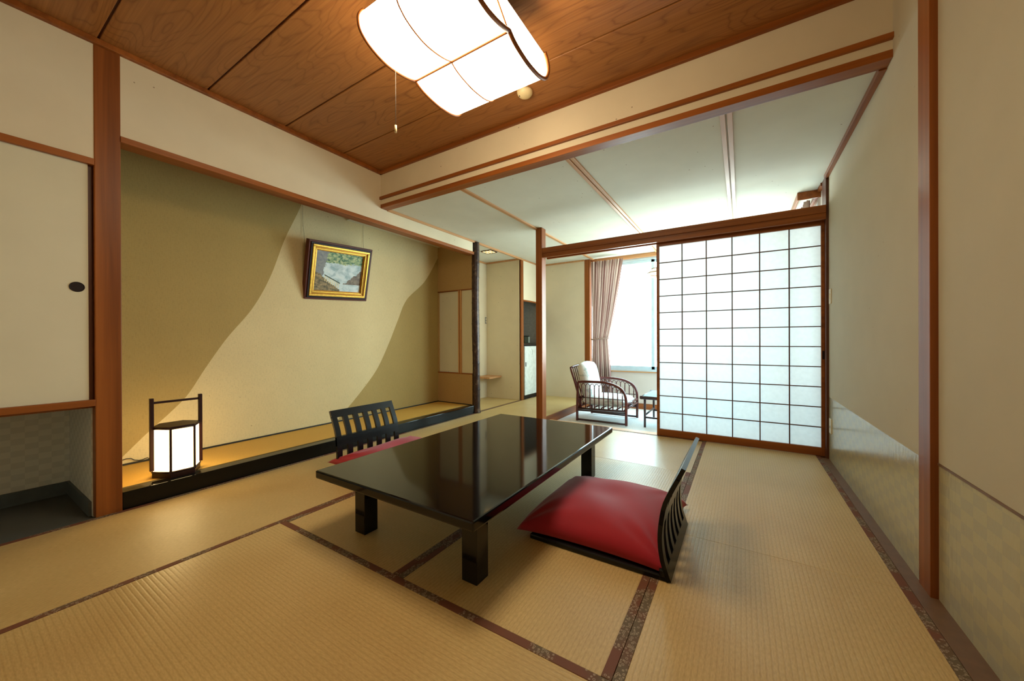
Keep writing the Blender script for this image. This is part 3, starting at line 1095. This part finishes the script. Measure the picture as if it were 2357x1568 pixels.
bm = NB()
frame_ring(bm, 0, .020, -.060, -.004)
obj('outer_frame', bm, 'frame_wood', pic)
bm = NB()
frame_ring(bm, .018, .038, -.050, .004)
obj('inner_frame', bm, 'frame_black', pic)
bm = NB()
frame_ring(bm, .036, .056, -.045, .010, .004)
frame_ring(bm, .070, .082, -.045, -.004, .003)
obj('gilt_moulding', bm, 'gold', pic)
bm = NB()
frame_ring(bm, .054, .072, -.045, .000, .004)
frame_ring(bm, .080, .092, -.045, -.016, .003)
obj('gilt_recess', bm, 'gold_dark', pic)
boxes('backing', [((-PW / 2 + .01, -.056, .01), (PW / 2 - .01, -.045, PH - .01))], 'frame_black', parent=pic)
bm = NB()
uvl = bm.loops.layers.uv.new('UVMap')
add_grid(bm, lambda u, v: (-PW / 2 + .088 + u * (PW - .176), -.026, .088 + v * (PH - .176)), 1, 1, 0, False, uvl)
obj('canvas', bm, 'painted_landscape', pic)
for wy0, wy1, wy2, side_ in ((.925, .932, .955, 'nearer the thick post'), (1.60, 1.60, 1.585, 'nearer the bamboo pillar')):
    bm = NB()
    add_tube(bm, [(XA + .006, wy0, 2.44), (XA + .008, wy1, 2.10), (-0.655, wy2, 1.72)], .0011, 5)
    tag(obj('hanging_wire', bm, 'wire'), 'thin wire down the alcove wall to the painting, the one ' + side_, 'wire', 'wires holding the painting')

# ------------------------------------------------------------------ alcove lantern
lc = Vector((-0.200, -0.145, .100))
ln = thing('paper_lantern', 'lit hexagonal paper lantern with dark frame and carrying bar, on the alcove mat', 'lantern', lc)
R_ = .121
hx_ = [(R_ * math.cos(math.radians(-90 + 60 * i)), R_ * math.sin(math.radians(-90 + 60 * i))) for i in range(6)]


def hexring(s):
    return [(x * s, y * s) for x, y in hx_]


bm = NB()
add_prism(bm, hexring(1.0), 'Z', .0, .030, 0, .002)
obj('base', bm, 'lantern_wood', ln)
bm = NB()
for i in range(6):
    p = hx_[i]
    if i in (0, 3):
        continue
    add_box(bm, (p[0] * .97 - .006, p[1] * .97 - .006, .03), (p[0] * .97 + .006, p[1] * .97 + .006, .315), .001)
for i in range(6):
    a, b = hx_[i], hx_[(i + 1) % 6]
    for z in (.036, .310):
        add_tube(bm, [(a[0] * .985, a[1] * .985, z), (b[0] * .985, b[1] * .985, z)], .0065, 4)
obj('frame', bm, 'lantern_wood', ln)
bm = NB()
add_prism(bm, hexring(.99), 'Z', .314, .322, 0, .001)
obj('lid', bm, 'lantern_wood', ln)
for i in range(6):
    a, b = hx_[i], hx_[(i + 1) % 6]
    bm = NB()
    s_ = .955
    q = [bm.verts.new((a[0] * s_, a[1] * s_, .032)), bm.verts.new((b[0] * s_, b[1] * s_, .032)), bm.verts.new((b[0] * s_, b[1] * s_, .312)), bm.verts.new((a[0] * s_, a[1] * s_, .312))]
    bm.faces.new(q)
    obj('paper_panel', bm, 'lantern_paper', ln)
for sgn in (-1, 1):
    boxes('upright', [((-.010, sgn * R_ - .0095, .045), (.010, sgn * R_ + .0095, .502), .0015)], 'lantern_wood', parent=ln)
boxes('carrying_bar', [((-.006, -R_ + .009, .466), (.006, R_ - .009, .480), .0015)], 'lantern_wood', parent=ln)
bm = NB()
cp = [(XA + .016, -0.425, .118), (-.69, -.36, .122), (-.69, -.30, .140), (-.69, -.280, .145), (-.69, -.256, .141), (-.69, -.239, .125), (-.688, -.216, .117), (-.685, -.197, .119), (-.68, -.176, .126), (-.66, -.165, .118), (-.60, -.168, .104), (-.50, -.16, .1035), (-.40, -.15, .1035), (-.325, -.148, .108)]
add_tube(bm, cp, .0028, 6)
tag(obj('power_cord', bm, 'black_cord'), 'thin black cord trailing from the lantern along the alcove wall', 'cord')

# ------------------------------------------------------------------ ceiling lamp
LX0, LX1 = 1.535, 2.100
lp = thing('ceiling_lamp', 'large glowing paper ceiling lamp with curved wooden ribs', 'ceiling lamp', ((LX0 + LX1) / 2, .330, ZC))
OX, OY, OZ = (LX0 + LX1) / 2, .330, ZC
# profile in (y, z): two bulges meeting in a cusp, rounded ends
PR = [(.016, 2.425), (.000, 2.400), (-.008, 2.372), (.000, 2.330), (.028, 2.302), (.055, 2.287), (.100, 2.272), (.148, 2.265), (.195, 2.267), (.240, 2.274), (.280, 2.284), (.318, 2.298)]
PR2 = [(.318, 2.298), (.345, 2.283), (.380, 2.272), (.430, 2.264), (.480, 2.260), (.530, 2.262), (.580, 2.268), (.625, 2.281), (.655, 2.298), (.676, 2.325), (.688, 2.355), (.684, 2.385), (.668, 2.408), (.650, 2.422)]


def smooth(pts, n=4):
    out = []
    m = len(pts)
    for i in range(m - 1):
        p0, p1, p2, p3 = pts[max(i - 1, 0)], pts[i], pts[i + 1], pts[min(i + 2, m - 1)]
        for j in range(n):
            t = j / n
            out.append(tuple(0.5 * ((2 * b) + (-a + c) * t + (2 * a - 5 * b + 4 * c - d) * t * t + (-a + 3 * b - 3 * c + d) * t ** 3) for a, b, c, d in zip(p0, p1, p2, p3)))
    out.append(pts[-1])
    return out


A1, A2 = smooth(PR), smooth(PR2)


def sag(x):
    u = (x - LX0) / (LX1 - LX0) * 2 - 1
    return -.0 * (1 - u * u)


def shade_sheet(prof_):
    def fn(u, v):
        x = LX0 + (LX1 - LX0) * u
        f = v * (len(prof_) - 1)
        i = min(int(f), len(prof_) - 2)
        t = f - i
        y = prof_[i][0] * (1 - t) + prof_[i + 1][0] * t
        z = prof_[i][1] * (1 - t) + prof_[i + 1][1] * t
        k_ = max(0, min(1, (2.42 - z) / .1))
        return (x - OX, y - OY, z + sag(x) * k_ - OZ)
    return fn


bm = NB()
add_grid(bm, shade_sheet(A1), 16, len(A1) - 1)
add_grid(bm, shade_sheet(A2), 16, len(A2) - 1)
full = A1 + A2[1:]
for x in (LX0 + .001, LX1 - .001):
    ring = [bm.verts.new((x - OX, y - OY, z - OZ)) for y, z in full]
    bm.faces.new(ring)
bmesh.ops.triangulate(bm, faces=[f for f in bm.faces if len(f.verts) > 4])
obj('paper_shade', bm, 'lamp_paper', lp)


def rib(x, prof_, r, s=0.0):
    bm = NB()
    n_ = len(prof_)
    pts_ = []
    for i_, (y, z) in enumerate(prof_):
        a_, b_ = prof_[max(0, i_ - 1)], prof_[min(n_ - 1, i_ + 1)]
        ty, tz = b_[0] - a_[0], b_[1] - a_[1]
        q_ = math.hypot(ty, tz)
        pts_.append((x - OX, y + tz / q_ * .003 - OY, z - ty / q_ * .003 + s * max(0, min(1, (2.42 - z) / .1)) - OZ))
    add_tube(bm, pts_, r, 6)
    return bm


for x, r, s in ((LX0 - .003, .0065, 0), (LX1 + .005, .0105, 0), (1.775, .0036, 0)):
    for pr in (A1, A2):
        obj('rib', rib(x, pr, r, s), 'wood_X', lp)
bm = NB()
add_tube(bm, [(LX0 + (LX1 - LX0) * i / 12 - OX, .318 - OY, 2.293 + sag(LX0 + (LX1 - LX0) * i / 12) - OZ) for i in range(13)], .0058, 6)
obj('cross_rib', bm, 'wood_X', lp)
bm = NB()
add_tube(bm, [(LX1 + .001 - OX, .310 - OY, 2.300 - OZ), (LX1 + .001 - OX, .234 - OY, 2.363 - OZ), (LX1 + .001 - OX, .150 - OY, 2.420 - OZ)], .0042, 6)
obj('side_rib', bm, 'wood_X', lp)
boxes('lid', [((LX0 - OX + .002, .016 - OY, 2.420 - OZ), (LX1 - OX - .002, .652 - OY, 2.430 - OZ), .002)], 'wood_X', parent=lp)  # unseen opaque lid, added to block the shade's upward glow on the ceiling
boxes('mount', [((-.13, -.20, 2.430 - OZ), (.13, .20, 0), .004)], 'wood_X', parent=lp)
pc = obj('pull_cord', (lambda b: (add_tube(b, [(1.56 - OX, .168 - OY, 2.265 - OZ), (1.56 - OX, .167 - OY, 1.975 - OZ)], .0011, 6), b)[1])(NB()), 'wire', lp)
bm = NB()
add_tube(bm, [(1.56 - OX, .167 - OY, 1.982 - OZ), (1.56 - OX, .167 - OY, 1.948 - OZ)], .0055, 12)
obj('cord_bead', bm, 'ivory_plastic', pc)

# smoke detector
bm = NB()
pp = [(0, .0), (.052, .0), (.052, .012), (.048, .020), (.040, .030), (.022, .038), (0.0005, .040)]
N = 32
rings = [[bm.verts.new((r_ * math.cos(2 * PI * k_ / N), r_ * math.sin(2 * PI * k_ / N), -z)) for k_ in range(N)] for r_, z in pp[1:]]
for a, b in zip(rings[:-1], rings[1:]):
    for k_ in range(N):
        f = bm.faces.new((a[k_], a[(k_ + 1) % N], b[(k_ + 1) % N], b[k_]))
        f.smooth = True
bm.faces.new(rings[0])
bm.faces.new(rings[-1])
sd = obj('smoke_detector', bm, 'ivory_plastic')
sd.location = (1.735, 1.085, ZC)
tag(sd, 'round ivory smoke detector on the board ceiling beside the lamp', 'smoke detector')
bm = NB()
add_tube(bm, [(-.028, -.020, -.026), (-.028, -.020, -.034)], .005, 8)
obj('indicator', bm, 'black_plastic', sd)

# recess downlight
dl = thing('downlight', 'small square lit ceiling light with dark grid in the recess', 'ceiling light', (-0.215, 3.365, ZL))
boxes('frame', [((-.09, -.085, -.012), (.09, -.073, 0), .001), ((-.09, .073, -.012), (.09, .085, 0), .001), ((-.09, -.073, -.012), (-.078, .073, 0), .001), ((.078, -.073, -.012), (.09, .073, 0), .001)], 'amber_rim', parent=dl)
boxes('diffuser', [((-.078, -.073, -.006), (.078, .073, -.001))], 'downlight_glow', parent=dl)
boxes('grid', [((-.030, -.073, -.011), (-.024, .073, -.005)), ((.024, -.073, -.011), (.030, .073, -.005)), ((-.078, -.003, -.011), (.078, .003, -.005))], 'amber_rim', parent=dl)

# ------------------------------------------------------------------ recess and niche things
boxes_sh = NB()
add_box(boxes_sh, (-0.73, 3.66, .350), (-0.43, 4.00, .376), .003)
tag(obj('wall_shelf', boxes_sh, 'pale_wood_Y'), 'small light wooden corner shelf low on the recess wall', 'shelf')
bm = NB()
add_box(bm, (-0.7295, 3.955, 1.245), (-0.722, 4.00 - .012, 1.355), .002)
lsw = tag(obj('light_switch', bm, 'grey_plastic'), 'grey switch plate on the recess wall near its corner', 'light switch')
boxes('button', [((-0.7225, 3.962, 1.262), (-0.719, 3.981, 1.292), .001)], 'plate_plastic', parent=lsw)
boxes('button', [((-0.7225, 3.962, 1.308), (-0.719, 3.981, 1.338), .001)], 'plate_plastic', parent=lsw)

bm = NB()
add_box(bm, (-0.598, 4.062, .878), (XL - .005, 4.698, .912), .003)
tag(obj('counter', bm, 'counter_top'), 'dark counter board above the small refrigerator', 'counter')
fr = thing('refrigerator', 'small white refrigerator standing in the niche under a dark counter', 'refrigerator', (-0.32, 4.40, 0))
boxes('body', [((-.25, -.265, .055), (.225, .265, .865), .006)], 'white_enamel', parent=fr)
fd = boxes('door', [((.228, -.263, .058), (.262, .263, .862), .006)], 'white_enamel', parent=fr)
boxes('handle', [((.2615, -.250, .53), (.270, -.225, .60), .002)], 'grey_plastic', parent=fd)
bm = NB()
add_tube(bm, [(.264, -.01 + .05 * math.sin(a) - .05, .76 + .06 * math.cos(a)) for a in [0.4 + 2.0 * i / 8 for i in range(9)]], .0018, 5)
obj('badge', bm, 'grey_plastic', fd)
boxes('base', [((-.25, -.265, .0), (.245, .265, .055), .002)], 'black_plastic', parent=fr)
bx = thing('storage_box', 'small dark box with a pale side standing on the niche counter', 'box', (-0.30, 4.56, .912))
boxes('body', [((-.07, -.10, 0), (.05, .06, .115), .004)], 'box_green', parent=bx)
boxes('lid', [((-.072, -.102, .112), (.052, .062, .130), .003)], 'black_plastic', parent=bx)
boxes('end_panel', [((.05, .01, .005), (.062, .06, .11), .003)], 'box_pale', parent=bx)

# switch plates on the right wall
for nm, z0, z1, lab in (('light_switch.001', 1.236, 1.352, 'beige switch plate on the right wall close to the screen jamb'), ('wall_socket', .222, .338, 'beige socket plate low on the right wall close to the screen jamb')):
    bm = NB()
    add_box(bm, (XR - .007, 2.675, z0), (XR + .0005, 2.742, z1), .002)
    p = tag(obj(nm, bm, 'plate_plastic'), lab, 'light switch' if 'switch' in nm else 'wall socket')
    if 'switch' in nm:
        boxes('rocker', [((XR - .010, 2.697, z0 + .035), (XR - .006, 2.720, z1 - .035), .001)], 'ivory_plastic', parent=p)
    else:
        boxes('socket_slot', [((XR - .0078, 2.700, z0 + .040), (XR - .0068, 2.703, z0 + .060)), ((XR - .0078, 2.712, z0 + .040), (XR - .0068, 2.715, z0 + .060))], 'black_plastic', parent=p)

# ------------------------------------------------------------------ curtains
def curtain_bm(fn_edges, y0, amp, n_pleat, z0, z1, axis='X'):
    bm = NB()
    uvl = bm.loops.layers.uv.new('UVMap')

    def fn(u, v):
        z = z1 + (z0 - z1) * v
        a, b = fn_edges(z)
        x = a + (b - a) * u
        w = (b - a)
        am = amp * min(1.0, .55 + .45 * abs(z - .98) / .5)
        y = y0 + am * math.sin(u * n_pleat * 2 * PI + .8 * math.sin(z * 1.7)) + am * .35 * math.sin(u * n_pleat * 4.3 * PI + z)
        return (x, y, z) if axis == 'X' else (y, x, z)
    add_grid(bm, fn, 150, 40, 0, True, uvl)
    return bm


def edges1(z):
    zt = .98
    if z > zt:
        t = (z - zt) / (2.22 - zt)
        return .905 - .015 * t, 1.165 + .245 * (t ** .8)
    t = (zt - z) / (zt + .03)
    return .905 - .02 * t, 1.165 + .045 * math.sin(min(1, t * 1.3) * PI / 2)


cu = thing('curtain', 'mauve striped pleated curtain tied at the waist beside the veranda window', 'curtain')
obj('drape', curtain_bm(edges1, YW - .105, .022, 9, -.06, 2.222), 'curtain_cloth', cu)
bm = NB()
add_tube(bm, [(1.035 + .142 * math.cos(a), YW - .100 + .045 * math.sin(a), .98 + .012 * math.cos(a)) for a in [2 * PI * i / 28 for i in range(28)]], .013, 6, True)
tb_ = obj('tieback', bm, 'curtain_cloth', cu)
cu2 = thing('curtain.001', 'pleated curtain under the box at the far right, above the screen lintel', 'curtain')
obj('drape', curtain_bm(lambda z: (3.20, 3.62), XR - .085, .020, 6, .0, 2.225, 'Y'), 'curtain_cloth', cu2)
bm = NB()
add_box(bm, (XR - .165, 3.115, 2.205), (XR - .150, 4.70, ZL - .002), .001, 0)
add_box(bm, (XR - .165, 3.105, 2.205), (XR - .001, 3.118, ZL - .002), .001, 0)
tag(obj('curtain_box', bm, 'wood_Y'), 'wooden curtain box under the lower ceiling at the far right', 'curtain box')

# ------------------------------------------------------------------ rattan armchair
ac = thing('rattan_armchair', 'dark rattan armchair with pale cushions on the veranda carpet', 'armchair', (1.43, 3.75, ZV))
CX, CY, CZ = 1.43, 3.75, ZV


def L(p):
    return (p[0] - CX, p[1] - CY, p[2] - CZ)


arm = [(1.120, -.09), (1.122, .10), (1.128, .30), (1.134, .395), (1.160, .416), (1.30, .424), (1.46, .424), (1.56, .412), (1.64, .386), (1.705, .345), (1.742, .285), (1.756, .20), (1.757, .05), (1.757, -.09)]
arm_s = smooth(arm, 4)


def arm_z(x):
    best = 0
    for a, b in zip(arm_s[:-1], arm_s[1:]):
        if min(a[0], b[0]) <= x <= max(a[0], b[0]) and max(a[1], b[1]) > .28:
            t = 0 if abs(b[0] - a[0]) < 1e-6 else (x - a[0]) / (b[0] - a[0])
            best = max(best, a[1] + (b[1] - a[1]) * t)
    return best or .4


for yy in (3.475, 4.025):
    bm = NB()
    add_tube(bm, [L((x, yy, z)) for x, z in arm_s], .0165, 10)
    fsid = obj('side_frame', bm, 'rattan', ac)
    bm = NB()
    add_tube(bm, [L((1.125, yy, .070)), L((1.755, yy, .085))], .014, 8)
    add_tube(bm, [L((1.125, yy, .045)), L((1.755, yy, .060))], .010, 8)
    obj('seat_rail', bm, 'rattan_dark', ac)
    bm = NB()
    add_tube(bm, [L((1.125, yy, .214)), L((1.755, yy, .224))], .006, 6)
    obj('mid_rail', bm, 'rattan_dark', ac)
    bm = NB()
    add_tube(bm, [L((1.125, yy, -.074)), L((1.755, yy, -.074))], .013, 8)
    obj('foot_rail', bm, 'rattan_dark', ac)
    ns = 10
    xs_ = [1.178 + (1.712 - 1.178) * i / (ns - 1) for i in range(ns)]
    for i, x in enumerate(xs_):
        bm = NB()
        zt = min(arm_z(x) - .064, .352)
        add_tube(bm, [L((x, yy, .08)), L((x, yy, zt))], .0072, 6)
        # little arch to the next spindle
        if i < ns - 1:
            xn = xs_[i + 1]
            zn = min(arm_z(xn) - .064, .352)
            add_tube(bm, [L((x + (xn - x) * (1 - math.cos(a)) / 2, yy, zt + (zn - zt) * (1 - math.cos(a)) / 2 + .046 * math.sin(a))) for a in [PI * j_ / 8 for j_ in range(9)]], .005, 5)
        obj('spindle', bm, 'rattan', ac)
bm = NB()
for x, z in ((1.757, .165), (1.757, .118), (1.125, .085), (1.125, .20)):
    add_tube(bm, [L((x, 3.475, z)), L((x, 4.025, z))], .014, 8)
for i in range(7):
    x = 1.16 + i * .095
    add_tube(bm, [L((x, 3.48, .095)), L((x, 4.02, .095))], .008, 6)
obj('cross_rail', bm, 'rattan', ac)
# reclined back
bm = NB()
for yy in (3.50, 4.00):
    add_tube(bm, [L((1.160, yy, .06)), L((1.125, yy, .25)), L((1.075, yy, .42)), L((1.030, yy, .55)), L((1.020, yy, .590))], .015, 8)
add_tube(bm, [L((1.020, 3.50 + .5 * i / 8, .592 + .020 * math.sin(PI * i / 8))) for i in range(9)], .015, 8)
for i in range(1, 8):
    yy = 3.50 + .5 * i / 8
    add_tube(bm, [L((1.150, yy, .10)), L((1.08, yy, .38)), L((1.025, yy, .595))], .008, 6)
obj('back_frame', bm, 'rattan', ac)


def pad(parent, name, c, ax_u, ax_v, ax_n, hu, hv, hn, crown=.0):
    bm = NB()

    def sh(u, v, sgn):
        s, t = 2 * u - 1, 2 * v - 1
        e = (max(0, 1 - abs(s) ** 5) * max(0, 1 - abs(t) ** 5)) ** .5
        vv = t * hv * (1 - crown * (s * s) * (1 if t > 0 else 0))
        p = Vector(c) + Vector(ax_u) * s * hu * (1 - .04 * abs(t) ** 4) + Vector(ax_v) * vv + Vector(ax_n) * hn * e * sgn
        return L(p)
    add_grid(bm, lambda u, v: sh(u, v, 1), 24, 24)
    add_grid(bm, lambda u, v: sh(u, v, -1), 24, 24)
    bmesh.ops.remove_doubles(bm, verts=bm.verts, dist=1e-5)
    return obj(name, bm, 'chair_cushion', parent)


pad(ac, 'seat_cushion', (1.455, 3.75, .172), (1, 0, 0), (0, 1, 0), (0, 0, 1), .285, .250, .068)
bd = Vector((-.105, 0, .46)).normalized()
bn_ = Vector((bd.z, 0, -bd.x))
pad(ac, 'back_cushion', (1.195, 3.75, .425), (0, 1, 0), bd, bn_, .235, .255, .085, .10)

# ------------------------------------------------------------------ rattan side table
st = thing('side_table', 'low dark side table with a bluish glass top beside the armchair', 'side table', (2.235, 3.84, ZV))
SXc, SYc = 2.235, 3.84


def S(p):
    return (p[0] - SXc, p[1] - SYc, p[2] - ZV)


for x in (1.955, 2.515):
    for y in (3.575, 4.105):
        bm = NB()
        add_tube(bm, [S((x, y, ZV)), S((x, y, .262))], .014, 10)
        obj('leg', bm, 'table_wood', st)
bm = NB()
for y in (3.545, 4.135):
    add_tube(bm, [S((1.905, y, .262)), S((2.565, y, .262))], .021, 10)
for x in (1.925, 2.545):
    add_tube(bm, [S((x, 3.525, .262)), S((x, 4.155, .262))], .019, 10)
obj('top_frame', bm, 'table_wood', st)
bm = NB()
for y in (3.575, 4.105):
    add_tube(bm, [S((1.955, y, .020)), S((2.515, y, .020))], .011, 8)
for x in (1.955, 2.515):
    add_tube(bm, [S((x, 3.575, .045)), S((x, 4.105, .045))], .011, 8)
obj('stretcher', bm, 'table_wood', st)
boxes('glass_top', [((1.935 - SXc, 3.555 - SYc, .262 - ZV + .010), (2.535 - SXc, 4.125 - SYc, .262 - ZV + .018), .002)], 'blue_glass', parent=st)

# ------------------------------------------------------------------ veranda pendant lamp
pd = thing('pendant_lamp', 'small amber pendant lamp with dark rims, half hidden by the screen edge', 'pendant lamp', (2.125, 3.80, ZL))


def disc(bm, r0, z0, r1, z1, N=40):
    a = [bm.verts.new((r0 * math.cos(2 * PI * k_ / N), r0 * math.sin(2 * PI * k_ / N), z0)) for k_ in range(N)]
    b = [bm.verts.new((r1 * math.cos(2 * PI * k_ / N), r1 * math.sin(2 * PI * k_ / N), z1)) for k_ in range(N)]
    for k_ in range(N):
        f = bm.faces.new((a[k_], a[(k_ + 1) % N], b[(k_ + 1) % N], b[k_]))
        f.smooth = True


bm = NB()
disc(bm, .13, 1.840 - ZL, .185, 1.792 - ZL)
disc(bm, .185, 1.786 - ZL, .165, 1.755 - ZL)
disc(bm, .02, 1.866 - ZL, .13, 1.840 - ZL)
obj('shade', bm, 'pendant_glow', pd)
bm = NB()
for r_, z in ((.187, 1.789), (.132, 1.843)):
    add_tube(bm, [(r_ * math.cos(2 * PI * k_ / 40), r_ * math.sin(2 * PI * k_ / 40), z - ZL) for k_ in range(40)], .0045, 6, True)
obj('rim', bm, 'amber_rim', pd)
bm = NB()
add_tube(bm, [(0, 0, 0), (0, 0, 1.86 - ZL)], .003, 6)
obj('cord', bm, 'black_cord', pd)
bm = NB()
add_tube(bm, [(0, 0, 0), (0, 0, -.03)], .04, 16)
obj('ceiling_rose', bm, 'amber_rim', pd)
